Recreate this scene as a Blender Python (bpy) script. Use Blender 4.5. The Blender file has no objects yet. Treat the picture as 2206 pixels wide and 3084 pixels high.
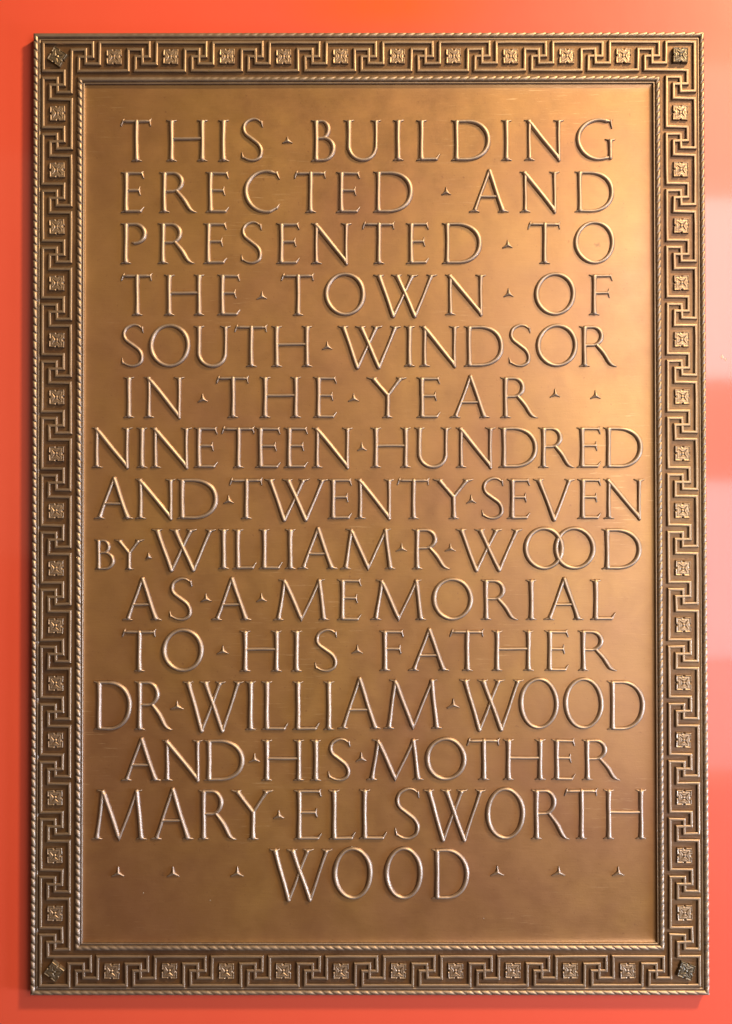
import bpy, math, random
import numpy as np
from mathutils import Matrix, Vector

random.seed(7)
rng = np.random.default_rng(7)
S = 0.0005                      # the drawing unit of the plaque: half a millimetre

# ------------------------------------------------------------------ camera
scene = bpy.context.scene
col = scene.collection
cam_data = bpy.data.cameras.new('camera')
cam = bpy.data.objects.new('camera', cam_data)
col.objects.link(cam)
cam_data.sensor_fit = 'VERTICAL'
cam_data.sensor_height = 24.0
cam_data.lens = 24.0 * 3050.0 / 3084.0
cam_data.clip_start = 0.05
cam_data.clip_end = 100.0
right = Vector((0.9999985, 0.0014644, -0.0009352))
fwd = Vector((-0.0014519, 0.9999113, 0.0132373))
up = Vector((0.0009545, -0.0132359, 0.9999119))
m3 = Matrix((right, up, -fwd)).transposed()
cam.matrix_world = Matrix.Translation((-0.0025148, -1.5411344, -0.0218839)) @ m3.to_4x4()
scene.camera = cam

# ------------------------------------------------------------------ room light
world = bpy.data.worlds.new('World')
scene.world = world
world.use_nodes = True
bg = world.node_tree.nodes['Background']
bg.inputs[0].default_value = (1.0, 0.80, 0.62, 1)
bg.inputs[1].default_value = 0.02

def area(name, loc, target, sx, sy, watts, colour):
    d = bpy.data.lights.new(name, 'AREA')
    d.shape = 'RECTANGLE'; d.size = sx; d.size_y = sy
    d.energy = watts; d.color = colour
    o = bpy.data.objects.new(name, d)
    o.location = loc
    dv = Vector(target) - Vector(loc)
    o.rotation_euler = dv.to_track_quat('-Z', 'Y').to_euler()
    col.objects.link(o)
    return o

# a warm ceiling lamp high on the right, the two sashes of a window on the right behind the camera,
# with added panels for the fading glare and the unseen room's bounce
area('ceiling_lamp', (2.1, -1.8, 2.5), (0.0, 0, 0.2), 0.36, 0.36, 205, (1.0, 0.77, 0.46))
area('window_upper_sash', (1.95, -2.9, 1.02), (1.95, 0, 1.02), 2.2, 0.80, 50, (0.95, 0.96, 1.0))
area('upper_glare_fade', (2.1, -2.9, 1.72), (2.1, 0, 1.72), 1.9, 0.58, 9, (1.0, 0.86, 0.72))  # added dimmer panel that fades the window glare upwards
area('window_lower_sash', (2.05, -2.9, -0.22), (2.05, 0, -0.22), 2.1, 0.78, 36, (0.82, 0.88, 1.0))
area('lower_glare_fade', (2.05, -2.9, -0.86), (2.05, 0, -0.86), 2.1, 0.46, 9, (0.86, 0.88, 1.0))  # added dim strip that softens the lower end of the glare
area('window_wall_fill', (2.5, -3.05, 0.5), (2.5, 0, 0.5), 2.4, 3.4, 23, (1.0, 0.60, 0.32))  # added warm glow standing for the unseen wall round the window
area('side_window', (3.3, -1.1, -1.0), (-0.2, 0, -0.75), 0.9, 0.9, 23, (0.44, 0.62, 1.0)).data.spread = math.radians(60)
area('room_wall_fill', (-0.4, -4.2, 0.9), (0.0, 0, 0.3), 5.0, 2.2, 13, (1.0, 0.80, 0.52))  # added fill behind the camera for bounce off the unseen wall
area('floor_fill', (0.0, -3.6, -1.7), (0.0, 0, 0.0), 5.0, 1.8, 4, (1.0, 0.50, 0.26))

scene.view_settings.view_transform = 'Standard'
scene.view_settings.look = 'None'
scene.view_settings.exposure = 0.12
scene.view_settings.gamma = 1.0
scene.view_settings.use_curve_mapping = False

# ------------------------------------------------------------------ materials
class NT:
    def __init__(self, name):
        self.m = bpy.data.materials.new(name); self.m.use_nodes = True
        self.t = self.m.node_tree
        self.p = self.t.nodes['Principled BSDF']
    def n(self, kind, **kw):
        nd = self.t.nodes.new(kind)
        for k, v in kw.items(): setattr(nd, k, v)
        return nd
    def l(self, a, b): self.t.links.new(a, b)
    def pos(self, sx=1, sy=1, sz=1):
        g = self.n('ShaderNodeNewGeometry'); mp = self.n('ShaderNodeMapping')
        mp.inputs['Scale'].default_value = (sx, sy, sz)
        self.l(g.outputs['Position'], mp.inputs['Vector'])
        return mp.outputs['Vector']
    def noise(self, vec, scale, detail=3, rough=0.55, dist=0.0):
        nd = self.n('ShaderNodeTexNoise')
        nd.inputs['Scale'].default_value = scale; nd.inputs['Detail'].default_value = detail
        nd.inputs['Roughness'].default_value = rough; nd.inputs['Distortion'].default_value = dist
        self.l(vec, nd.inputs['Vector'])
        return nd.outputs['Fac']
    def ramp(self, fac, stops):
        r = self.n('ShaderNodeValToRGB')
        e = r.color_ramp.elements
        while len(e) < len(stops): e.new(0.5)
        for el, (p, c) in zip(e, stops):
            el.position = p; el.color = (c, c, c, 1) if isinstance(c, (int, float)) else (*c, 1)
        self.l(fac, r.inputs['Fac'])
        return r.outputs['Color']
    def mix(self, fac, a, b, blend='MIX'):
        mx = self.n('ShaderNodeMix', data_type='RGBA', blend_type=blend)
        for key, v in ((0, fac), (6, a), (7, b)):
            if hasattr(v, 'node'): self.l(v, mx.inputs[key])
            elif isinstance(v, (int, float)): mx.inputs[key].default_value = v
            else: mx.inputs[key].default_value = (*v, 1)
        return mx.outputs[2]
    def maprange(self, v, a, b, c, d):
        r = self.n('ShaderNodeMapRange')
        self.l(v, r.inputs[0])
        for i, x in enumerate((a, b, c, d)): r.inputs[i + 1].default_value = x
        return r.outputs[0]
    def bump(self, h, strength, dist, prev=None):
        b = self.n('ShaderNodeBump')
        b.inputs['Strength'].default_value = strength; b.inputs['Distance'].default_value = dist
        self.l(h, b.inputs['Height'])
        if prev is not None: self.l(prev, b.inputs['Normal'])
        return b.outputs['Normal']

def bronze(name, base, warm, dark, rough, mottle=0.5, wave=0.0, grain=0.35, metallic=0.7, worn=None, marks=False):  # worn: relief range for rubbed tops, low patina and painted-in edge shade
    k = NT(name)
    v = k.pos()
    big = k.ramp(k.noise(v, 3.2, 4, 0.6, 0.4), [(0.34, 0.0), (0.66, 1.0)])
    c = k.mix(big, base, warm)
    mid = k.ramp(k.noise(v, 16, 5, 0.65, 0.6), [(0.46, 0.0), (0.78, mottle * 1.25)])
    c = k.mix(mid, c, dark)
    streak = k.noise(k.pos(6, 1, 90), 6.0, 3, 0.6)
    c = k.mix(k.maprange(streak, 0.35, 0.75, 0.0, 0.16), c, dark)
    spots = k.ramp(k.noise(v, 190, 2, 0.5), [(0.70, 0.0), (0.78, 0.55)])
    c = k.mix(spots, c, dark)
    if marks:
        k.p.inputs['Coat Weight'].default_value = 0.50; k.p.inputs['Coat Roughness'].default_value = 0.32
    if marks:                   # sparse dark spots and pale horizontal scuffs in the lacquer
        vo = k.n('ShaderNodeTexVoronoi'); vo.inputs['Scale'].default_value = 7.0; k.l(v, vo.inputs['Vector'])
        wob = k.n('ShaderNodeMath', operation='ADD'); k.l(vo.outputs['Distance'], wob.inputs[0])
        k.l(k.maprange(k.noise(v, 120, 3, 0.6), 0.3, 0.7, -0.03, 0.03), wob.inputs[1])
        c = k.mix(k.maprange(wob.outputs[0], 0.02, 0.04, 0.4, 0.0), c, (0.07, 0.035, 0.02))
        sc = k.noise(k.pos(1, 1, 16), 22, 4, 0.7, 0.3)
        patch = k.ramp(k.noise(v, 4.2, 2, 0.5), [(0.52, 0.0), (0.66, 1.0)])
        line = k.ramp(sc, [(0.60, 0.0), (0.70, 0.6)])
        c = k.mix(k.mix(1.0, line, patch, 'MULTIPLY'), c, (0.66, 0.42, 0.20))
    if worn:                    # tops rubbed bright, low flanks darkened as patina and as painted-in edge shade
        at = k.n('ShaderNodeAttribute'); at.attribute_name = 'relief'
        edge = k.noise(v, 150, 2, 0.5)
        hh = k.n('ShaderNodeMath', operation='ADD'); k.l(at.outputs['Fac'], hh.inputs[0])
        k.l(k.maprange(edge, 0.3, 0.7, -0.9, 0.9), hh.inputs[1])
        c = k.mix(k.maprange(hh.outputs[0], worn[0], worn[1], 0.85, 0.0), c, (0.05, 0.020, 0.009))
    k.l(c, k.p.inputs['Base Color'])
    k.p.inputs['Metallic'].default_value = metallic
    r = k.maprange(k.noise(v, 26, 5, 0.7), 0.3, 0.7, rough - 0.05, rough + 0.08)
    k.l(r, k.p.inputs['Roughness'])
    n1 = k.bump(k.noise(v, 420, 3, 0.6), grain, 0.0004)
    n1 = k.bump(k.noise(k.pos(1, 1, 5), 60, 3, 0.6), grain * 0.5, 0.0012, n1)
    if wave: n1 = k.bump(k.noise(v, 7, 3, 0.5), wave, 0.01, n1)
    k.l(n1, k.p.inputs['Normal'])
    return k.m

M_FIELD = bronze('lacquered_bronze_field', (0.325, 0.148, 0.056), (0.40, 0.205, 0.056), (0.215, 0.090, 0.034), 0.40, 0.28, 0.14, 0.2, marks=True)
M_GROUND = bronze('dark_patina_bronze', (0.165, 0.080, 0.033), (0.20, 0.105, 0.040), (0.085, 0.036, 0.017), 0.45, 0.7, 0.0, 0.6, 0.6)
M_RAISED = bronze('rubbed_bronze', (0.32, 0.205, 0.12), (0.35, 0.23, 0.125), (0.19, 0.115, 0.065), 0.43, 0.4, 0.0, 0.45, 0.7, (1.0, 6.0))
M_ROPE = bronze('rope_bronze', (0.33, 0.225, 0.145), (0.36, 0.25, 0.15), (0.19, 0.115, 0.065), 0.45, 0.4, 0.0, 0.3, 0.7, (1.0, 6.0))
M_LETTER = bronze('rubbed_letter_bronze', (0.40, 0.275, 0.185), (0.43, 0.30, 0.185), (0.30, 0.20, 0.13), 0.47, 0.3, 0.0, 0.16, 0.7, (0.4, 3.8))
M_TARNISH = bronze('tarnished_bronze', (0.20, 0.135, 0.075), (0.24, 0.165, 0.085), (0.13, 0.085, 0.045), 0.38, 0.6, 0.0, 0.4)
M_CAP = bronze('blackened_bronze', (0.115, 0.085, 0.055), (0.16, 0.12, 0.07), (0.05, 0.035, 0.022), 0.34, 0.6, 0.0, 0.4)

def wall_mat():
    k = NT('coral_wall_paint')
    v = k.pos()
    c = k.mix(k.ramp(k.noise(v, 2.0, 4, 0.6), [(0.3, 0.0), (0.7, 1.0)]), (0.64, 0.070, 0.030), (0.66, 0.079, 0.033))
    # soft shade above the plaque, painted into the wall as a stronger orange
    d = k.n('ShaderNodeVectorMath', operation='DISTANCE')
    k.l(k.pos(1, 1, 3.2), d.inputs[0]); d.inputs[1].default_value = (0.035, 0, 0.775 * 3.2)
    c = k.mix(k.maprange(d.outputs['Value'], 0.03, 0.19, 0.95, 0.0), c, (0.62, 0.072, 0.004))
    brush = k.noise(k.pos(14, 1, 1.2), 9, 3, 0.6)
    c = k.mix(k.maprange(brush, 0.4, 0.7, 0.0, 0.14), c, (0.64, 0.062, 0.028))
    k.l(c, k.p.inputs['Base Color'])
    k.p.inputs['Roughness'].default_value = 0.45
    k.p.inputs['Coat Weight'].default_value = 1.0
    k.p.inputs['Coat IOR'].default_value = 1.42
    k.p.inputs['Coat Roughness'].default_value = 0.07
    k.p.inputs['IOR'].default_value = 1.5
    n1 = k.bump(k.noise(v, 260, 3, 0.55), 0.13, 0.0005)
    n1 = k.bump(k.noise(v, 9, 2, 0.5), 0.06, 0.01, n1)
    k.l(n1, k.p.inputs['Normal'])
    return k.m
M_WALL = wall_mat()

def plain(name, c, rough):
    k = NT(name)
    cc = k.mix(k.noise(k.pos(), 300, 2), c, tuple(x * 0.75 for x in c))
    k.l(cc, k.p.inputs['Base Color']); k.p.inputs['Roughness'].default_value = rough
    return k.m
M_FLECK = plain('spattered_wall_paint', (0.80, 0.70, 0.55), 0.5)
M_CHIP = plain('pale_plaster', (0.74, 0.42, 0.30), 0.7)

# ------------------------------------------------------------------ mesh helpers
def new_mesh(name, verts, faces, mat, smooth=True):
    me = bpy.data.meshes.new(name)
    me.from_pydata([tuple(map(float, v)) for v in verts], [], faces)
    me.materials.append(mat)
    if smooth: me.polygons.foreach_set('use_smooth', [True] * len(me.polygons))
    me.update()
    return me

def link(name, data, parent=None, loc=(0, 0, 0), label=None):
    o = bpy.data.objects.new(name, data)
    col.objects.link(o)
    if parent: o.parent = parent
    o.location = loc
    if label: o['label'] = label
    return o

def PT(x, y, d):                # plaque drawing (x right, y up, d out of the wall) -> metres
    return (x * S, -d * S, y * S)

def relief_attr(me, h):
    a = me.attributes.new('relief', 'FLOAT', 'POINT')
    a.data.foreach_set('value', np.asarray(h, dtype=np.float32).ravel())

def grid_mesh(name, xs, ys, Hh, mat, keep=-1.6):
    """relief over a grid: only the cells that rise near or above the ground are kept"""
    ny, nx = Hh.shape
    ok = np.maximum.reduce([Hh[:-1, :-1], Hh[1:, :-1], Hh[:-1, 1:], Hh[1:, 1:]]) > keep
    Hc = np.maximum(Hh, -4.0)
    jj, ii = np.nonzero(ok)
    idx = np.full(Hh.shape, -1, int)
    quad = np.stack([jj * nx + ii, jj * nx + ii + 1, (jj + 1) * nx + ii + 1, (jj + 1) * nx + ii], 1)
    used = np.unique(quad)
    remap = np.full(nx * ny, -1, int); remap[used] = np.arange(len(used))
    q = remap[quad]
    X, Y = np.meshgrid(xs, ys)
    vx, vy, vh = X.ravel()[used], Y.ravel()[used], Hc.ravel()[used]
    me = bpy.data.meshes.new(name)
    me.vertices.add(len(used)); me.loops.add(4 * len(q)); me.polygons.add(len(q))
    co = np.stack([vx * S, -vh * S, vy * S], 1)
    me.vertices.foreach_set('co', co.ravel())
    me.loops.foreach_set('vertex_index', q.ravel())
    me.polygons.foreach_set('loop_start', np.arange(0, 4 * len(q), 4))
    me.polygons.foreach_set('use_smooth', np.ones(len(q), bool))
    me.update(calc_edges=True)
    me.materials.append(mat)
    relief_attr(me, vh)
    return me

# levels, in drawing units out of the wall
GROUND, FIELD = 26.0, 17.0
HX, HY = 944.0, 1378.0          # rosette columns and rows
GX, GY = 1888.0 / 88, 2756.0 / 128

# ------------------------------------------------------------------ wall
def build_wall():
    n = 40
    xs = np.linspace(-4.0, 4.0, n); zs = np.linspace(-3.0, 3.0, n)
    vs = [(x, 0.0, z) for z in zs for x in xs]
    fs = [(j * n + i, j * n + i + 1, (j + 1) * n + i + 1, (j + 1) * n + i) for j in range(n - 1) for i in range(n - 1)]
    w = link('wall', new_mesh('wall', vs, fs, M_WALL))
    w['kind'] = 'structure'
    for (x, y, r) in ((1077, 468, 4.5), (1086, 462, 2.6)):
        t = []
        k = 9
        for a in range(k):
            rr = r * random.uniform(0.6, 1.8)
            t.append(PT(rr * math.cos(a * math.tau / k), 1.5 * rr * math.sin(a * math.tau / k), 0.0))
        t.append(PT(0, 0, 1.8))
        link('paint_chip', new_mesh('paint_chip', t, [(a, (a + 1) % k, k) for a in range(k)], M_CHIP), w, PT(x, y, 0.1),
             'small pale nick in the paint right of the plaque')
build_wall()

# ------------------------------------------------------------------ the plaque
plaque = bpy.data.objects.new('memorial_plaque', None)
col.objects.link(plaque)
plaque.empty_display_size = 0.1
plaque['label'] = 'bronze memorial plaque with raised Roman capitals and a Greek key border on the coral wall'
plaque['category'] = 'plaque'

def slab():
    ox, oy = 1016.0, 1450.0
    ix, iy = HX - 76.0, HY - 76.0
    ring = [(-1, -1), (1, -1), (1, 1), (-1, 1)]
    vs, fs = [], []
    # back, bevelled side, face, inner edge, recess wall
    for (hx, hy, d) in ((ox, oy, 0.2), (ox, oy, GROUND - 2), (ox - 2, oy - 2, GROUND), (ix, iy, GROUND), (ix - 1.5, iy - 1.5, FIELD - 3)):
        vs += [PT(sx * hx, sy * hy, d) for sx, sy in ring]
    for k in range(4):
        for a in range(4):
            b = (a + 1) % 4
            fs.append((k * 4 + a, k * 4 + b, k * 4 + 4 + b, k * 4 + 4 + a))
    return link('backing_plate', new_mesh('backing_plate', vs, fs, M_GROUND, False), plaque)
slab()

def field():
    hx, hy = HX - 76.5, HY - 76.5
    def axis(h):
        edge = np.array([0, .7, 1.5, 2.5, 4, 6, 8.5, 12, 17, 24, 34, 48])
        inner = np.linspace(-h + 70, h - 70, 60)
        return np.concatenate([-h + edge, inner, (h - edge)[::-1]])
    xs, ys = axis(hx), axis(hy)
    X, Y = np.meshgrid(xs, ys)
    d = np.minimum(hx - np.abs(X), hy - np.abs(Y))
    Hh = FIELD + 4.0 * np.exp(-d / 3.5) + 2.6 * np.exp(-d / 15.0)
    # the casting is not dead flat
    Hh += 0.5 * np.sin(X / 210 + 1.0) * np.cos(Y / 260) + 0.35 * np.sin(X / 95 + Y / 130)
    return link('inscription_field', grid_mesh('inscription_field', xs, ys, Hh, M_FIELD, -99), plaque)
field()

# ------------------------------------------------------------------ twisted rope mouldings
def rope(side, hx, hy, R, fillet, pitch, worn):
    """side: 0 bottom, 1 right, 2 top, 3 left; v runs outwards from the centre line"""
    horiz = side in (0, 2)
    half = hx if horiz else hy
    off = hy if horiz else hx
    n = int(2 * half / (pitch / 11.0))
    t = np.linspace(-1, 1, n)
    prof = []                                # (v, height factor, rope?)
    K = 11
    for a in range(K):
        ph = math.pi * a / (K - 1)
        prof.append((math.cos(ph) * R, math.sin(ph), 1))
    # the plain fillet on the inner (or outer) side
    sgn = -1
    for (dv, hh) in ((1.0, 0.10), (2.0, 0.32), (3.4, 0.36), (4.8, 0.30), (5.6, 0.0), (6.2, -0.4)):
        prof.append((sgn * (R + dv), hh * fillet, 0))
    V = np.array([p[0] for p in prof]); Hf = np.array([p[1] for p in prof]); rp = np.array([p[2] for p in prof])
    L = (half + V[None, :]) * t[:, None]
    w = worn(t)[:, None]
    jit = 0.10 * np.sin(L / 61.0) + 0.08 * np.sin(L / 23.7 + 1.3)
    # the twist: on the upright sides the grooves fall to the right, on the level ones they rise to the right
    across = V[None, :] / R
    if horiz: ph = (L - (1 if side == 2 else -1) * across * R * 1.5) / pitch
    else: ph = (L + (1 if side == 1 else -1) * across * R * 0.82) / pitch
    fr = (ph + jit) % 1.0
    dg = np.minimum(fr, 1 - fr)
    lobe = 1 - 0.50 * np.exp(-(dg / 0.115) ** 2) - 0.10 * (1 - np.sin(np.pi * fr))
    rad = 1 - (1 - lobe) * w * rp[None, :]
    hgt = np.where(rp[None, :] == 1, Hf[None, :] * R * 1.05 * rad + 0.2, Hf[None, :] * R)
    vv = np.where(rp[None, :] == 1, V[None, :] * (0.93 + 0.07 * rad), V[None, :])
    L2 = (half + vv) * t[:, None]
    base = GROUND
    out = off + vv
    # outermost row drops down the side of the plate
    if side == 0: X, Y = -L2, -out
    elif side == 1: X, Y = out, -L2
    elif side == 2: X, Y = L2, out
    else: X, Y = -out, L2
    if side in (0,): pass
    D = base + hgt
    co = np.stack([X * S, -D * S, Y * S], -1).reshape(-1, 3)
    P = len(prof)
    q = [(i * P + j, (i + 1) * P + j, (i + 1) * P + j + 1, i * P + j + 1) for i in range(n - 1) for j in range(P - 1)]
    me = bpy.data.meshes.new('rope_moulding')
    me.from_pydata(co.tolist(), [], q)
    me.polygons.foreach_set('use_smooth', [True] * len(q))
    me.materials.append(M_ROPE)
    me.update()
    relief_attr(me, hgt + 0 * L2 + 4.5 * (1 - rp[None, :]))
    return link('rope_moulding', me, plaque)

full = lambda t: np.ones_like(t)
def worn_top(t): return 0.06 + 0.62 * np.clip((t + 0.95) / 0.8, 0, 1) ** 1.3
def worn_low(t): return 0.30 + 0.25 * np.sin(t * 7 + 1) ** 2
for side in range(4):
    wf = worn_top if side == 2 else worn_low if side == 0 else full
    rope(side, 1010.2, 1443.8, 7.8, 0.8, 24.5 if side in (1, 3) else 28.0, wf)
for side in range(4):
    wf = worn_top if side == 2 else worn_low if side == 0 else full
    rope(side, HX - 68.0, HY - 68.0, 8.2, 1.0, 22.8 if side in (1, 3) else 27.0, wf)

# ------------------------------------------------------------------ Greek key
PROF = [(-4.9, -1.5), (-4.8, 4.0), (-4.1, 6.9), (-2.6, 8.2), (0, 7.9), (2.6, 8.2), (4.1, 6.9), (4.8, 4.0), (4.9, -1.5)]
def sweep(paths, name, cx, cy, lift=0.0):
    """mitred fillets along the square paths of the key; every straight run has its own corners"""
    vs, fs = [], []
    for pi, path in enumerate(paths):
        pts = [(cx + x * GX, cy + y * GY) for x, y in path]
        inner = [(x + random.uniform(-.8, .8), y + random.uniform(-.8, .8)) for x, y in pts[1:-1]]
        pts = [pts[0]] + inner + [pts[-1]]
        z0 = GROUND + 0.22 * pi + random.uniform(-.05, .05)
        dirs = []
        for a, b in zip(pts, pts[1:]):
            l = math.hypot(b[0] - a[0], b[1] - a[1]); dirs.append(((b[0] - a[0]) / l, (b[1] - a[1]) / l))
        def mitre(i):
            d0 = dirs[max(i - 1, 0)]; d1 = dirs[min(i, len(dirs) - 1)]
            n0 = (-d0[1], d0[0]); n1 = (-d1[1], d1[0])
            mx, my = n0[0] + n1[0], n0[1] + n1[1]
            if i == 0 or i == len(pts) - 1:              # ends sit on the lattice so that neighbours meet
                nx, ny = (n1 if i == 0 else n0)
                if abs(nx) > abs(ny): return (math.copysign(1, nx), 0)
                return (0, math.copysign(1, ny))
            s = 2.0 / (mx * mx + my * my)
            return (mx * s, my * s)
        for k in range(len(pts) - 1):
            b0 = len(vs)
            for e, i in ((0, k), (1, k + 1)):
                m = mitre(i)
                for (v, h) in PROF:
                    vs.append(PT(pts[i][0] + m[0] * v, pts[i][1] + m[1] * v, z0 + h))
            P = len(PROF)
            for j in range(P - 1):
                fs.append((b0 + j, b0 + P + j, b0 + P + j + 1, b0 + j + 1))
    me = new_mesh(name, vs, fs, M_RAISED)
    relief_attr(me, [-(v[1] / S) - GROUND for v in vs])
    return link(name, me, plaque)

NH, NV = 11, 16
for row in (1, -1):                                       # level runs, top and bottom (path y counts downwards)
    for k in range(NH):
        x0 = -HX + k * 8 * GX
        p1 = [(0, -2), (5, -2), (5, 0), (3, 0), (3, 2), (8, 2)]
        p2 = [(0, 2), (2, 2), (2, -1), (4, -1), (4, 1), (6, 1), (6, -2), (8, -2)]
        if row == 1 and k == 0: p2 = [(2, 0)] + p2[2:]
        if row == -1 and k == NH - 1: p2 = p2[:6] + [(6, 0)]
        flip = lambda p: [(x, -y) for x, y in p]
        sweep([flip(p1), flip(p2)], 'greek_key', x0, row * HY)
for cside in (-1, 1):                                     # upright runs
    for k in range(NV):
        y0 = HY - k * 8 * GY
        p = [(-2, 0), (-2, 2), (1, 2), (1, 4), (-1, 4), (-1, 6), (2, 6), (2, 8)]
        q = [(2, 0), (2, 5), (0, 5), (0, 3), (-2, 3), (-2, 8)]
        if cside == 1 and k == 0: p = [(0, 2)] + p[2:]
        if cside == -1 and k == NV - 1: p = p[:6] + [(0, 6)]
        flip = lambda pp: [(x, -y) for x, y in pp]
        sweep([flip(q), flip(p)], 'greek_key', cside * HX, y0)
for (sx, sy) in ((-1, 1), (1, 1), (-1, -1), (1, -1)):
    sweep([[(0, 2 * sy), (2 * sx, 2 * sy), (2 * sx, 0)]], 'key_corner', sx * HX, sy * HY)

# ------------------------------------------------------------------ rosettes
def rosette_height(n, H0, seed, hs=23.5):
    r = np.random.default_rng(seed)
    xs = np.linspace(-hs - 2, hs + 2, n)
    X, Y = np.meshgrid(xs, xs)
    wob = 0.5 * np.sin(X / 6 + r.uniform(0, 6)) + 0.5 * np.sin(Y / 5 + r.uniform(0, 6))
    U, W = (X + 0.4 * wob) / hs, (Y + 0.4 * wob) / hs
    aU, aW = np.abs(U), np.abs(W)
    big, small = np.maximum(aU, aW), np.minimum(aU, aW)
    edge = (1 - big) * hs                                   # distance inside the square
    # small notch in the middle of each side
    notch = small * hs - 1.3
    notch = np.where(big > 0.80, notch, 9)
    ins = np.minimum(edge, notch)
    h = np.clip(ins, -3, 1.6) / 1.6 * H0
    rim = np.exp(-((edge - 2.2) / 1.7) ** 2) * 1.3
    dip = -1.2 * np.exp(-((edge - 6.0) / 2.0) ** 2) * np.clip((small - 0.12) * 9, 0, 1)
    # petals: a curl round each notch, swelling towards the four corners
    rn = np.hypot(big - 0.86, small) * hs
    curl = 1.0 * np.exp(-((rn - 6.0) / 1.5) ** 2) - 0.9 * np.exp(-((rn - 3.4) / 1.4) ** 2) * (small * hs < 6)
    # sunken four-pointed star with concave flanks, points on the diagonals
    dg = (small + 0.03) / (big + 0.03)
    rr = np.hypot(U, W)
    reach = 0.20 + 0.62 * dg ** 3.0
    star = -3.4 / (1 + np.exp((rr - reach) * 26))
    lip = 0.9 * np.exp(-((rr - reach - 0.11) / 0.07) ** 2) * (rr < 0.95)
    boss = 4.4 * np.sqrt(np.clip(1 - (rr / 0.19) ** 2, 0, 1))
    inner = (rim + dip + curl + star + lip + boss) * np.clip(ins / 1.6, 0, 1)
    return xs, xs, h + inner * 0.62

ROS = [grid_mesh('rosette', *rosette_height(58, 6.8, s), M_RAISED) for s in (1, 2, 3, 4)]
def rosette(x, y):
    o = link('rosette', random.choice(ROS), plaque, PT(x + random.uniform(-1, 1), y + random.uniform(-1, 1), GROUND))
    o.rotation_euler = (0, math.radians(random.choice((0, 90, 180, 270)) + random.uniform(-2, 2)), 0)
    return o
for k in range(1, NH):
    rosette(-HX + k * 8 * GX, HY); rosette(-HX + k * 8 * GX, -HY)
for k in range(1, NV):
    rosette(-HX, HY - k * 8 * GY); rosette(HX, HY - k * 8 * GY)

CAP = grid_mesh('fixing_cap', *rosette_height(64, 13.0, 9), M_CAP, -3)
CAP_T = CAP.copy(); CAP_T.materials[0] = M_TARNISH
def cap(x, y, ang, tilt, label, me=CAP):
    o = link('fixing_cap', me, plaque, PT(x, y, GROUND), label)
    o.rotation_mode = 'YXZ'
    o.rotation_euler = (math.radians(tilt), math.radians(ang), 0)
    return o
cap(-HX + 1, HY - 1, 33, 5, 'dark rosette cap turned askew in the top left corner', CAP_T)
cap(HX - 1, HY, 1, 0, 'blackened rosette cap set square in the top right corner')
cap(-HX, -HY + 1, 38, 4, 'dark rosette cap turned to a diamond in the bottom left corner', CAP_T)
cap(HX + 2, -HY + 1, 20, -5, 'black rosette cap turned a little in the bottom right corner')

# ------------------------------------------------------------------ lettering
T, N = 7.3, 5.2                 # half widths of a thick and of a thin stroke
SB = 14.5                       # reach of a serif from the middle of its stem

def ln(x0, y0, x1, y1, r, r1=None):
    return [(x0, y0, r), (x1, y1, r if r1 is None else r1)]
def spline(pts, per=7):
    p = [pts[0]] + list(pts) + [pts[-1]]
    out = []
    for i in range(1, len(p) - 2):
        a, b, c, d = (np.array(q, float) for q in p[i - 1:i + 3])
        for k in range(per):
            t = k / per
            out.append(tuple(0.5 * (2 * b + (c - a) * t + (2 * a - 5 * b + 4 * c - d) * t * t + (3 * b - a - 3 * c + d) * t ** 3)))
    out.append(tuple(map(float, pts[-1])))
    return out
def arc(cx, cy, rx, ry, a0, a1, thick, thin, tilt=0.0, n=34, sup=2.0):
    o = []
    for k in range(n + 1):
        a = math.radians(a0 + (a1 - a0) * k / n)
        c, s = math.cos(a), math.sin(a)
        e = 2.0 / sup
        x = cx + rx * math.copysign(abs(c) ** e, c); y = cy + ry * math.copysign(abs(s) ** e, s)
        w = abs(math.cos(a - math.radians(tilt))) ** 1.3
        o.append((x, y, thin + (thick - thin) * w))
    return o
def serif(x, y, k=1.0, l=SB, r=SB, up=1):
    """thin foot with pointed, slightly dished ends; up = 1 for a foot, -1 for a head"""
    y2 = y + up * 3.0
    return [spline([(x - l * k, y2 - up * 1.6, 1.9), (x - l * 0.5 * k, y2 + up * 0.4, 3.0), (x, y2 + up * 1.2, 4.2),
                    (x + r * 0.5 * k, y2 + up * 0.4, 3.0), (x + r * k, y2 - up * 1.6, 1.9)], 3)]
def stem(x, y0, y1, r, foot=1, head=1, x1=None, k=1.0):
    x1 = x if x1 is None else x1
    L = y1 - y0
    f = lambda t: x + (x1 - x) * t
    pts = []
    a0 = 7.5 if foot else 2.0; a1 = 7.5 if head else 2.0
    for d, rr in ((a0, 1.3 if foot else 0), (a0 + 7, 0.4 if foot else 0), (a0 + 16, 0.0)):
        pts.append((f(d / L), y0 + d, r + rr))
    pts.append((f(0.5), y0 + L / 2, r - 0.5))
    for d, rr in ((a1 + 16, 0.0), (a1 + 7, 0.4 if head else 0), (a1, 1.3 if head else 0)):
        pts.append((f(1 - d / L), y1 - d, r + rr))
    s = [pts]
    if foot: s += serif(x, y0, k)
    if head: s += serif(x1, y1, k, up=-1)
    return s
def tick(x0, y0, x1, y1, r0=3.6, r1=1.9): return [[(x0, y0, r0), ((x0 + x1) / 2, (y0 + y1) / 2, (r0 + r1) / 2 * 0.95), (x1, y1, r1)]]

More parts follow.
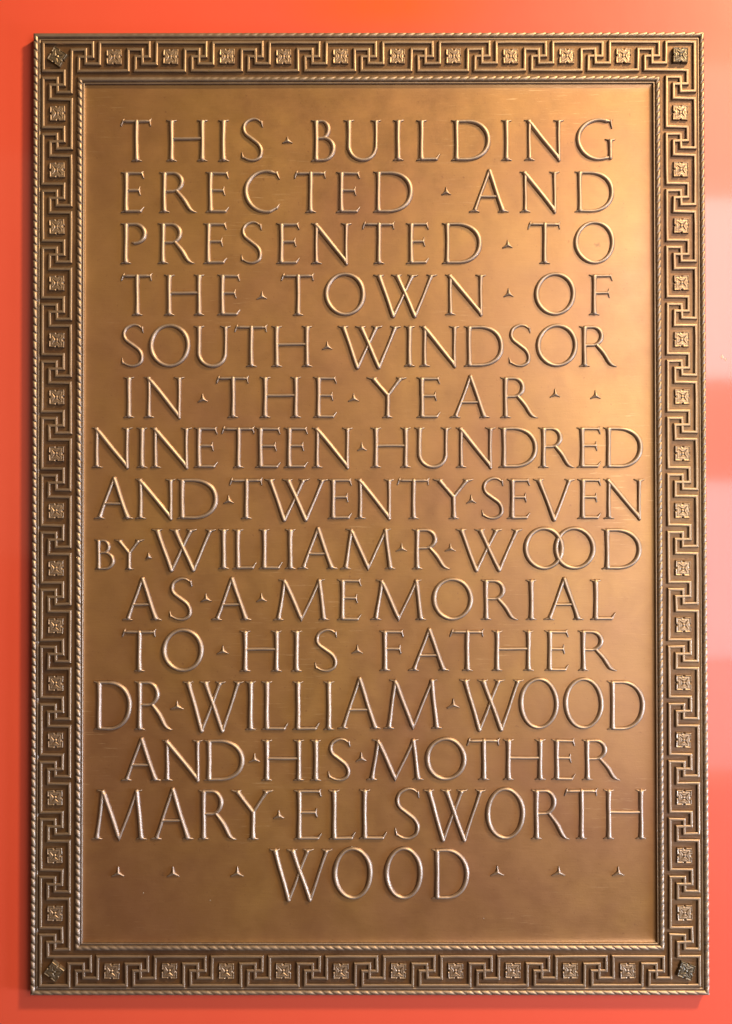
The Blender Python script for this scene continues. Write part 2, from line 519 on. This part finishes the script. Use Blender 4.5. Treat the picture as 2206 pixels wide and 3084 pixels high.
def glyph(ch, w, h):
    s = []
    if ch == 'I': s += stem(w / 2, 0, h, T + 0.3)
    elif ch == 'H':
        a, b = 15, w - 15
        s += stem(a, 0, h, T) + stem(b, 0, h, T) + [ln(a, h * .545, b, h * .545, N)]
    elif ch == 'T':
        m = w / 2 + 1
        s += stem(m, 0, h - 3, T, 1, 0)
        s += [[(5, h - 5, 3.2), (16, h - 4.5, N - .2), (w - 16, h - 4.5, N - .2), (w - 5, h - 5, 3.2)]]
        s += tick(7, h - 1, 0.5, h - 18, 3.4, 1.9) + tick(6, h - 5, 9, h + 3, 3, 1.8)
        s += tick(w - 6, h - 2, w - 3, h - 18, 3.4, 1.9) + tick(w - 6, h - 5, w - 1, h + 3, 3, 1.8)
    elif ch in 'EF':
        a = 15
        s += stem(a, 0, h, T, 1, 1)
        s += [[(a, h - 4.2, N), (w - 8, h - 4.6, N - .6)]]
        s += tick(w - 7, h - 3, w - 1.5, h - 19, 4.2, 1.9) + tick(w - 9, h - 4, w - 3, h + 1, 3, 1.8)
        my = h * .545; mx = w * (.80 if ch == 'E' else .84)
        s += [ln(a, my, mx - 3, my, N - .3)]
        s += tick(mx - 2, my, mx + 2, my - 14, 3.6, 1.9) + tick(mx - 2, my, mx, my + 11, 3.4, 1.9)
        if ch == 'E':
            s += [[(a, 4.2, N), (w - 11, 4.2, N - .3)]] + tick(w - 11, 4.2, w - .5, 17, 4.2, 1.9)
    elif ch == 'L':
        a = 17
        s += stem(a, 0, h, T) + [[(a, 4.2, N), (w - 12, 4.2, N)]] + tick(w - 12, 4.2, w - 1, 20, 4.4, 1.9)
    elif ch == 'P':
        a = 16; R = w - a - T
        s += stem(a, 0, h, T)
        cy = h * .735; ry = h - 4 - cy
        s += [[(a, h - 4, N - .4), (a + R * .45, h - 3.9, N - .2)] + arc(a + R * .45, cy, R * .55, ry, 90, -90, T + .4, N - .6, 8, 22)[1:] + [(a + R * .30, cy - ry - .5 + 3, 1.8)]]
    elif ch == 'R':
        a = 16; bw = w * .665; R = bw - a - T
        s += stem(a, 0, h, T)
        cy = h * .745; ry = h - 4 - cy
        s += [[(a, h - 4, N - .4), (a + R * .45, h - 3.9, N - .2)] + arc(a + R * .45, cy, R * .55, ry, 90, -90, T + .2, N - .6, 8, 22)[1:] + [(a, cy - ry, N - .6)]]
        x0, y0 = w * .47, cy - ry
        s += [spline([(x0, y0, T - 1.5), (x0 + (w - x0) * .35, y0 * .62, T + .2), (w * .80, y0 * .20, T - .2), (w * .90, 4, 4.2), (w - 1, 0.6, 1.4)], 6)]
    elif ch == 'B':
        a = 16; s += stem(a, 0, h, T)
        r1 = w * .80 - a - T; cy = h * .765; ry = h - 4 - cy
        s += [[(a, h - 4, N - .4), (a + r1 * .4, h - 4, N - .3)] + arc(a + r1 * .4, cy, r1 * .6, ry, 90, -90, T, N - .8, 5, 20)[1:] + [(a, cy - ry, N - .8)]]
        r2 = w - a - T; cy2 = (cy - ry + 4) / 2; ry2 = cy2 - 4
        s += [[(a, cy2 + ry2, N - .6), (a + r2 * .4, cy2 + ry2, N - .5)] + arc(a + r2 * .4, cy2, r2 * .6, ry2, 90, -90, T + .4, N - .5, 5, 22)[1:] + [(a, 4, N - .4)]]
    elif ch == 'D':
        a = 17; s += stem(a, 0, h, T)
        R = w - a - T
        s += [[(a, h - 4, N - .3), (a + R * .30, h - 3.8, N)] + arc(a + R * .30, h / 2, R * .70, h / 2 - 3.8, 90, -90, T + .6, N - .1, 10, 34, 2.15)[1:] + [(a, 4, N - .3)]]
    elif ch == 'O':
        rx, ty, by = w / 2 - T, h + 6.5, -1.5
        s += [arc(w / 2, (ty + by) / 2, rx, (ty - by) / 2 - N, 0, 360, T + .6, N - .1, 14, 56)]
    elif ch in 'CG':
        rx = (w - T) * (.60 if ch == 'C' else .56); cy = (h + 4.5) / 2; ry = cy + 1 - N + (1.5 if ch == 'C' else 0)
        cx = T + rx
        a0, a1 = (44, 318) if ch == 'C' else (40, 312)
        c = arc(cx, cy, rx, ry, a0, a1, T + .6, N, 8, 44)
        tx = w - 4
        c[0] = (tx - 4, c[0][1] + 3, 3.4)
        if ch == 'C':
            c[0] = (tx - 5, h - 5, 3.2)
            c = [c[0]] + [q for q in c[1:] if not (q[0] > cx and q[1] > cy and q[0] > tx - 18)]
            c = [q for q in c if not (q[0] > cx and q[1] < cy and q[0] > tx - 20)] + [(tx - 6, 15, 3.4)]
            s += [c] + tick(tx - 6, h - 2, w - 1, h - 21, 4.6, 2.0) + tick(tx - 6, h - 6, tx - 2, h + 2, 3, 1.4)
            s += tick(tx - 6, 14, w - 1, 27, 4, 1.4)
        else:
            c[0] = (w - 15, h - 5, 3.2)
            c = [c[0]] + [q for q in c[1:] if not (q[0] > cx and q[1] > cy and q[0] > w - 28)]
            c = [q for q in c if not (q[0] > cx and q[1] < cy and q[0] > w - 30)] + [(w - 15, 9, 3.6)]
            s += [c] + tick(w - 14, h - 3, w - 9, h - 25, 4.6, 2.0) + tick(w - 14, h - 6, w - 8, h + 1, 3, 1.4)
            s += stem(w - 15, 6, h * .53, T - .5, 0, 1)
    elif ch == 'S':
        q = [(.90, .93, 3.0), (.72, 1.005, 3.8), (.48, 1.015, 4.3), (.22, .93, 5.3), (.135, .79, 5.9), (.22, .655, 6.2), (.48, .535, 6.5),
             (.76, .405, 6.4), (.885, .26, 6.1), (.84, .11, 5.4), (.62, .03, 4.6), (.40, .025, 4.2), (.22, .06, 3.8), (.10, .11, 3.2)]
        s += [spline([(x * w, y * h, r) for x, y, r in q], 5)]
        s += tick(.90 * w, .955 * h, .94 * w, .83 * h, 4.0, 1.4) + tick(.10 * w, .09 * h, .045 * w, .22 * h, 4.0, 1.4)
    elif ch == 'U':
        a, b = 15, w - 14; y = h * .36
        s += [x for x in stem(a, y - 10, h, T, 0, 1)] + [x for x in stem(b, y - 10, h, N + .6, 0, 1)]
        m = (a + b) / 2
        c = []
        for k in range(31):
            t = math.pi + math.pi * k / 30
            c.append((m + (b - a) / 2 * math.cos(t), y + (y - 2.0) * (math.copysign(abs(math.sin(t)) ** .95, math.sin(t))), T + .2 + (N + .6 - T) * k / 30 - 0.6 * math.sin(math.pi * k / 30)))
        s += [c]
    elif ch == 'N':
        a, b = 15, w - 15
        s += stem(a, 0, h - 2, N + .9, 1, 0) + stem(b, -1, h, N + .6, 0, 1)
        s += [[(a - 3, h - 5, T - .6), (a + 6, h - 14, T + .3), (b - 6, 12, T + .2), (b, -1, 3.6), (b + 1, -4, 1.8)]]
        s += tick(a, h - 4, 0.5, h - 1, 3.2, 1.9)
    elif ch == 'A':
        ax, ay = w * .5, h + 3
        s += stem(14, 0, ay, N + .2, 1, 0, ax) + [x for x in stem(w - 17, 0, ay, T + .2, 1, 0, ax)]
        s += [ln(14 + (ax - 14) * .40, h * .385, w - 17 + (ax - w + 17) * .40, h * .385, N - .4)]
        s += tick(ax, h - 6, ax - 1, h + 7, 5.0, 1.6)
    elif ch == 'V':
        vx = w * .51
        s += stem(vx, -3, h, T + .2, 0, 1, w * .145) + stem(vx, -3, h, N + .1, 0, 1, w * .88)
        s += tick(vx, 4, vx, -6, 4.6, 1.8)
    elif ch == 'Y':
        jx, jy = w * .54, h * .55
        s += stem(jx, 0, jy + 4, T, 1, 0)
        s += stem(jx, jy, h, T, 0, 1, w * .155) + stem(jx, jy, h, N + .2, 0, 1, w * .885)
    elif ch == 'W':
        b1, b2 = w * .325, w * .66
        k = min(1.0, w / 190)
        s += stem(b1, -4, h, T + .2, 0, 1, w * .10, k) + stem(b2, -4, h, T + .2, 0, 1, w * .375, k)
        s += stem(b1, -4, h, N + .1, 0, 1, w * .63, k) + stem(b2, -4, h, N + .1, 0, 1, w * .925, k)
        s += tick(b1, 5, b1, -8, 4.8, 1.8) + tick(b2, 5, b2, -8, 4.8, 1.8)
    elif ch == 'M':
        f1, f2, t1, t2, v = w * .092, w * .905, w * .205, w * .82, w * .50
        s += stem(f1, 0, h - 3, N + 1.0, 1, 0, t1) + stem(f2, 0, h - 3, T, 1, 0, t2)
        s += [[(t1 - 2, h - 6, T - 1), (t1 + 4, h - 14, T + .2), (v - 3, 12, T + .2), (v, 1, 3.2), (v, -3, 1.8)], ln(t2, h - 6, v, 3, N, N - .8)]
        s += tick(t1, h - 4, t1 - 17, h - 1, 3.4, 1.9) + tick(t2, h - 4, t2 + 15, h - 1, 3.4, 1.9)
    elif ch == '*':
        cx, cy = w * .54, h * .36
        for ex, ey in ((cx - 1, h), (0, 0), (w, 1)):
            s += [[(cx, cy, 6.2), (cx + (ex - cx) * .35, cy + (ey - cy) * .35, 4.0), (cx + (ex - cx) * .7, cy + (ey - cy) * .7, 2.4), (ex, ey, 1.9)]]
    return s

def letter_mesh(ch, w, h, small):
    k = 0.80 if small else 1.0
    strokes = glyph(ch, w / k, h / k)
    step = 1.05
    pad = 13
    xs = np.arange(-pad, w + pad, step); ys = np.arange(-pad, h + pad, step)
    X, Y = np.meshgrid(xs, ys)
    Hh = np.full(X.shape, -9.0)
    # slight unevenness of hand work
    ph = rng.uniform(0, 6.28, 4)
    Xd = X + 0.45 * np.sin(Y / 19 + ph[0]) ; Yd = Y + 0.35 * np.sin(X / 17 + ph[1])
    relief = 1.0
    for st in strokes:
        for (x0, y0, r0), (x1, y1, r1) in zip(st, st[1:]):
            x0, y0, r0, x1, y1, r1 = (q * k for q in (x0, y0, r0, x1, y1, r1))
            pad2 = max(r0, r1) + 5
            i0 = max(0, int((min(x0, x1) - pad2 + pad) / step)); i1 = int((max(x0, x1) + pad2 + pad) / step) + 2
            j0 = max(0, int((min(y0, y1) - pad2 + pad) / step)); j1 = int((max(y0, y1) + pad2 + pad) / step) + 2
            xx, yy = Xd[j0:j1, i0:i1], Yd[j0:j1, i0:i1]
            dx, dy = x1 - x0, y1 - y0
            t = np.clip(((xx - x0) * dx + (yy - y0) * dy) / (dx * dx + dy * dy + 1e-9), 0, 1)
            r = r0 + (r1 - r0) * t
            rho = np.hypot(xx - x0 - dx * t, yy - y0 - dy * t)
            q = rho / r
            ht = (0.82 * np.minimum(r, 7.2) + 3.0) * np.clip(r / 2.6, 0, 1)
            val = np.where(q < 1, ht * np.power(np.clip(1 - np.power(np.minimum(q, 1), 2.2), 0, 1), 0.62), -(rho - r) * 1.3)
            a = Hh[j0:j1, i0:i1]
            m = np.maximum(a, val)
            Hh[j0:j1, i0:i1] = m
    return grid_mesh('letter', xs, ys, Hh * relief, M_LETTER, -1.4)

ORD = ['first', 'second', 'third', 'fourth', 'fifth', 'sixth', 'seventh', 'eighth', 'ninth', 'tenth', 'eleventh', 'twelfth', 'thirteenth', 'fourteenth', 'last']
INSCRIPTION = [
  ('THIS BUILDING', [('T',-753.6,-660.6,1063.8,1190.2), ('H',-614.3,-491,1063.6,1190), ('I',-457.7,-426.4,1063.4,1189.8), ('S',-389.1,-318.5,1063.3,1189.7), ('*',-261.4,-233.1,1119.1,1137), ('B',-175.4,-99.9,1063,1189.4), ('U',-75.1,36.2,1065.3,1189.2), ('I',73,105.8,1065.1,1189), ('L',143.5,217.1,1065,1188.9), ('D',250.3,370.1,1064.8,1188.7), ('I',402.4,435.6,1064.6,1188.5), ('N',472.9,592.1,1064.5,1188.3), ('G',629.3,748.5,1064.3,1188.1)]),
  ('ERECTED AND', [('E',-752.2,-682.6,907.3,1031.5), ('R',-637.4,-522.2,907.1,1031.3), ('E',-495.8,-425.3,906.9,1031.2), ('C',-380.6,-270.3,906.7,1031), ('T',-225.6,-129.7,906.5,1030.8), ('E',-98.5,-26.9,906.4,1030.6), ('D',12.2,134.8,907.2,1031.9), ('*',222.8,247.6,961.3,982.8), ('A',306.1,425.3,906.8,1031.5), ('N',460,579.1,906.6,1031.2), ('D',623.8,745.4,906.3,1031)]),
  ('PRESENTED TO', [('P',-753.8,-673.4,751.4,875.5), ('R',-641.1,-528.4,751.3,875.4), ('E',-502.1,-431.6,751.1,875.2), ('S',-390.4,-321.9,751,875), ('E',-280.2,-210.2,750.8,874.9), ('N',-174.5,-53.9,750.7,874.7), ('T',-19.2,78.5,750.5,875), ('E',113.3,181.7,750.3,874.8), ('D',221.4,343,750.1,874.7), ('*',407.6,434.9,799.2,820.7), ('T',483.3,582,749.8,874.3), ('O',621.7,747.2,749.6,874.1)]),
  ('THE TOWN OF', [('T',-751,-657.2,594.3,718.7), ('H',-621,-500.4,594.1,718.6), ('E',-459.7,-391.3,594,718.4), ('*',-339.2,-309.9,643.6,666), ('T',-265.3,-165.6,593.7,718.1), ('O',-135.8,-9.4,593.5,717.9), ('W',10.4,206.2,594.3,717.7), ('N',232,354,594.1,717.4), ('*',409.7,436.9,650.1,674), ('O',501.2,627.6,593.7,717.1), ('F',668.2,739.1,593.6,716.9)]),
  ('SOUTH WINDSOR', [('S',-752.1,-680.2,437.9,562.7), ('O',-667.8,-541.4,437.8,562.5), ('U',-530.5,-420.9,437.7,562.4), ('T',-407.5,-308.4,437.5,562.2), ('H',-295,-173.1,437.4,562.1), ('*',-140.8,-112.6,490.9,513.3), ('W',-97.8,95.9,438.1,561.3), ('I',106.9,138.1,438,561.2), ('N',153.9,273.8,437.8,561), ('D',286.7,409.1,437.7,560.9), ('S',421.5,492.3,437.6,560.7), ('O',505.7,633.5,437.4,560.6), ('R',636.9,750.8,437.3,560.5)]),
  ('IN THE YEAR', [('I',-745.8,-709.7,283.2,407.3), ('N',-681.4,-560,283.1,407.2), ('*',-518,-490.7,331.6,354.9), ('T',-461.9,-363.8,282.9,407), ('H',-329.6,-206.8,282.7,406.8), ('E',-168.1,-97.8,282.6,406.6), ('*',-61.6,-30.9,333.1,355.9), ('Y',-9.7,112.6,281.9,405.4), ('E',145.3,215.6,281.8,405.3), ('A',246.8,367.6,281.6,405.1), ('R',397.3,511.6,281.5,405), ('*',549,577.2,344.8,368.6), ('*',671.2,699.9,340.2,363.5)]),
  ('NINETEEN HUNDRED', [('N',-839.3,-718.2,131.5,253.7), ('I',-705.1,-670.9,131.4,253.6), ('N',-661.9,-538.3,131.3,253.5), ('E',-530.4,-459.4,131.2,253.4), ('T',-446.2,-346.3,131.1,253.3), ('E',-343.7,-268.4,131,253.2), ('E',-256.9,-185.9,130.9,253.1), ('N',-171.7,-50.7,130.8,253), ('*',-34.9,-8.6,183.4,207), ('H',6,125.9,131.2,253.3), ('U',137.5,246.9,131,253.2), ('N',263.7,382,130.9,253), ('D',391.4,510.7,130.8,252.9), ('R',512.3,622.7,130.6,252.8), ('E',630,701.5,130.5,252.7), ('D',707.8,828.7,130.4,252.5)]),
  ('AND TWENTY SEVEN', [('A',-831.5,-712.7,-23.2,97.7), ('N',-706.3,-585.4,-23.4,97.6), ('D',-582.8,-456.6,-23.5,97.5), ('*',-439.8,-410.9,24.3,47.4), ('T',-422.4,-322.5,-23.6,97.3), ('W',-319.9,-124.4,-23.8,97.2), ('E',-123.9,-51.9,-23.9,97), ('N',-41.4,75.8,-24,96.9), ('T',84.7,181.9,-24.1,96.8), ('Y',188.7,313.3,-24.2,96.7), ('*',295,322.3,23.6,48.3), ('S',338.5,409.4,-24.3,96.6), ('E',418.3,486.6,-24.4,96.5), ('V',494.5,623.2,-24.5,96.4), ('E',631,700.9,-24.6,96.3), ('N',709.8,831.6,-24.7,96.2)]),
  ('BY WILLIAM R WOOD', [('B',-830.6,-769.1,-176.4,-85.5), ('Y',-772.8,-685,-176.5,-85.6), ('*',-674.6,-659.9,-143.4,-126.6), ('W',-662.4,-464.3,-175,-54.2), ('I',-458,-422.3,-175.1,-54.4), ('L',-414.4,-340.9,-175.2,-54.4), ('L',-334,-262.1,-175.3,-54.5), ('I',-256.8,-220.1,-175.3,-54.5), ('A',-214.8,-95.6,-175.4,-54.6), ('M',-87.2,79.3,-176.1,-54.2), ('*',81.9,113.5,-121.5,-98.4), ('R',129.1,245.7,-176.2,-54.4), ('*',230.1,260.5,-121.7,-99.6), ('W',256.7,462.5,-176.4,-54.6), ('O',466.7,590.1,-176.5,-54.7), ('O',557,684.5,-176.6,-54.8), ('D',702.4,823.1,-176.7,-54.9)]),
  ('AS A MEMORIAL', [('A',-744.5,-626.8,-329.5,-206.1), ('S',-606.1,-532.9,-329.6,-206.2), ('*',-508.3,-478.6,-272.9,-249.7), ('A',-475.1,-355,-329.7,-206.3), ('*',-340.3,-311.6,-273.1,-249.9), ('M',-289.8,-120.4,-329.9,-206.5), ('E',-95.7,-24.1,-330,-206.6), ('M',4.5,172.4,-329.2,-207.8), ('O',188.7,314.1,-329.3,-207.9), ('R',336.9,449.9,-329.4,-208), ('I',471.2,508.2,-329.5,-208.1), ('A',528.9,648.9,-329.6,-208.2), ('L',667.6,743.7,-329.7,-208.3)]),
  ('TO HIS FATHER', [('T',-746.1,-644.8,-483.7,-360.4), ('O',-626.6,-499.6,-483.8,-360.5), ('*',-458.7,-426.6,-430.6,-407), ('H',-389.5,-265.1,-484,-360.7), ('I',-236.5,-202.9,-484,-360.8), ('S',-167.3,-94.3,-484.1,-360.9), ('*',-51.3,-20.2,-429.5,-405.3), ('F',32.5,104.5,-482.8,-361), ('A',119.3,242.2,-482.8,-361.1), ('T',243.7,345.9,-482.9,-361.2), ('H',371,495.4,-483,-361.3), ('E',529.9,601.4,-483.1,-361.4), ('R',630,747,-483.2,-361.5)]),
  ('DR WILLIAM WOOD', [('D',-832.5,-716.6,-659.9,-513.4), ('R',-709.2,-593.9,-660,-513.5), ('*',-599.2,-562,-597.8,-574.3), ('W',-566.1,-379.9,-660.1,-513.7), ('I',-378.9,-338,-660.2,-513.7), ('L',-326.5,-245.2,-660.2,-513.8), ('L',-232.1,-150.4,-660.3,-513.9), ('I',-140.4,-103.7,-660.3,-513.9), ('A',-94.3,35.1,-656.7,-508.7), ('M',41.9,220.1,-656.8,-508.9), ('*',235.9,271.1,-594.2,-568.1), ('W',268.3,464.8,-657,-509), ('O',450.6,572.1,-657.1,-509.1), ('O',585.2,707.3,-657.2,-509.2), ('D',716.7,831.4,-660.4,-513.5)]),
  ('AND HIS MOTHER', [('A',-747.8,-627.5,-812.7,-689.8), ('N',-624.5,-502.7,-812.8,-689.9), ('D',-500.2,-377,-812.8,-689.9), ('*',-362.2,-331.6,-756.4,-731.8), ('H',-324.2,-198,-812.9,-690.1), ('I',-179.8,-143.8,-813,-690.1), ('S',-126.5,-55,-813,-690.2), ('*',-39.2,-9.6,-754.6,-729.5), ('M',-8.3,163.2,-811.2,-688.8), ('O',167.6,293.3,-811.3,-688.9), ('T',294.8,393.3,-811.3,-689), ('H',404.2,529.8,-811.4,-689), ('E',550,620,-811.5,-689.1), ('R',640.7,756.4,-811.5,-689.2)]),
  ('MARY ELLSWORTH', [('M',-836.8,-671.4,-989.1,-840.4), ('A',-657.2,-530,-989.2,-840.5), ('R',-515.8,-400.7,-989.2,-840.6), ('Y',-421.6,-290.7,-989.3,-840.6), ('*',-288.1,-257.8,-925.7,-902.2), ('E',-226.4,-144.2,-989.4,-840.7), ('L',-123.2,-42.1,-989.4,-840.8), ('L',-31.7,52,-988.4,-839.8), ('S',74,154.1,-988.5,-839.9), ('W',159.3,350.2,-988.5,-839.9), ('O',349.2,469.5,-988.6,-840), ('R',487.3,602.9,-988.7,-840.1), ('T',588.2,687.6,-988.7,-840.1), ('H',705.9,833,-988.8,-840.2)]),
  ('WOOD', [('*',-775.1,-740.1,-1099.7,-1071.8), ('*',-608.6,-575.6,-1099.8,-1071.9), ('*',-416.5,-380.5,-1099.9,-1071.9), ('W',-305.6,-113.7,-1167.6,-1018.1), ('O',-111,10.1,-1167.6,-1018.2), ('O',44.5,161.1,-1167.7,-1018.2), ('D',186.7,299.9,-1167.7,-1018.3), ('*',365.5,403.4,-1098.3,-1069.8), ('*',550,587.9,-1098.3,-1072.4), ('*',732.1,765.5,-1098.4,-1072.4)]),
]
for li, (reading, items) in enumerate(INSCRIPTION):
    y_mid = sum(i[3] for i in items) / len(items)
    e = bpy.data.objects.new('inscription_line', None)
    col.objects.link(e); e.parent = plaque
    e.empty_display_size = 0.02
    e.location = PT(0, y_mid, FIELD)
    e['label'] = 'raised lettering reading ' + reading
    for ch, x0, x1, yb, yc in items:
        w, h = x1 - x0, yc - yb
        me = letter_mesh(ch, w, h, ch != '*' and h < 100)
        link('separator_point' if ch == '*' else 'letter', me, e, PT(x0, yb - y_mid, 0.4))

# ------------------------------------------------------------------ specks of wall paint on the bronze
def specks():
    vs, fs = [], []
    def blob(x, y, d, rx, ry):
        k = 7; b = len(vs)
        for a in range(k):
            q = random.uniform(0.7, 1.2)
            vs.append(PT(x + rx * q * math.cos(a * math.tau / k), y + ry * q * math.sin(a * math.tau / k), d))
        vs.append(PT(x, y, d + 1.0))
        fs.extend((b + a, b + (a + 1) % k, b + k) for a in range(k))
    blob(-853, 1361, GROUND + 0.3, 4.5, 2.5); blob(-878, 1345, GROUND + 0.3, 2.0, 5.0)
    for _ in range(4):
        x = random.uniform(-840, 850); y = -1290 + abs(random.gauss(0, 70))
        r = random.uniform(0.7, 1.6)
        blob(x, y, FIELD + 0.9, r, r * random.uniform(0.7, 2.2))
    o = link('paint_spatter', new_mesh('paint_spatter', vs, fs, M_FLECK), plaque)
    o['kind'] = 'stuff'
specks()
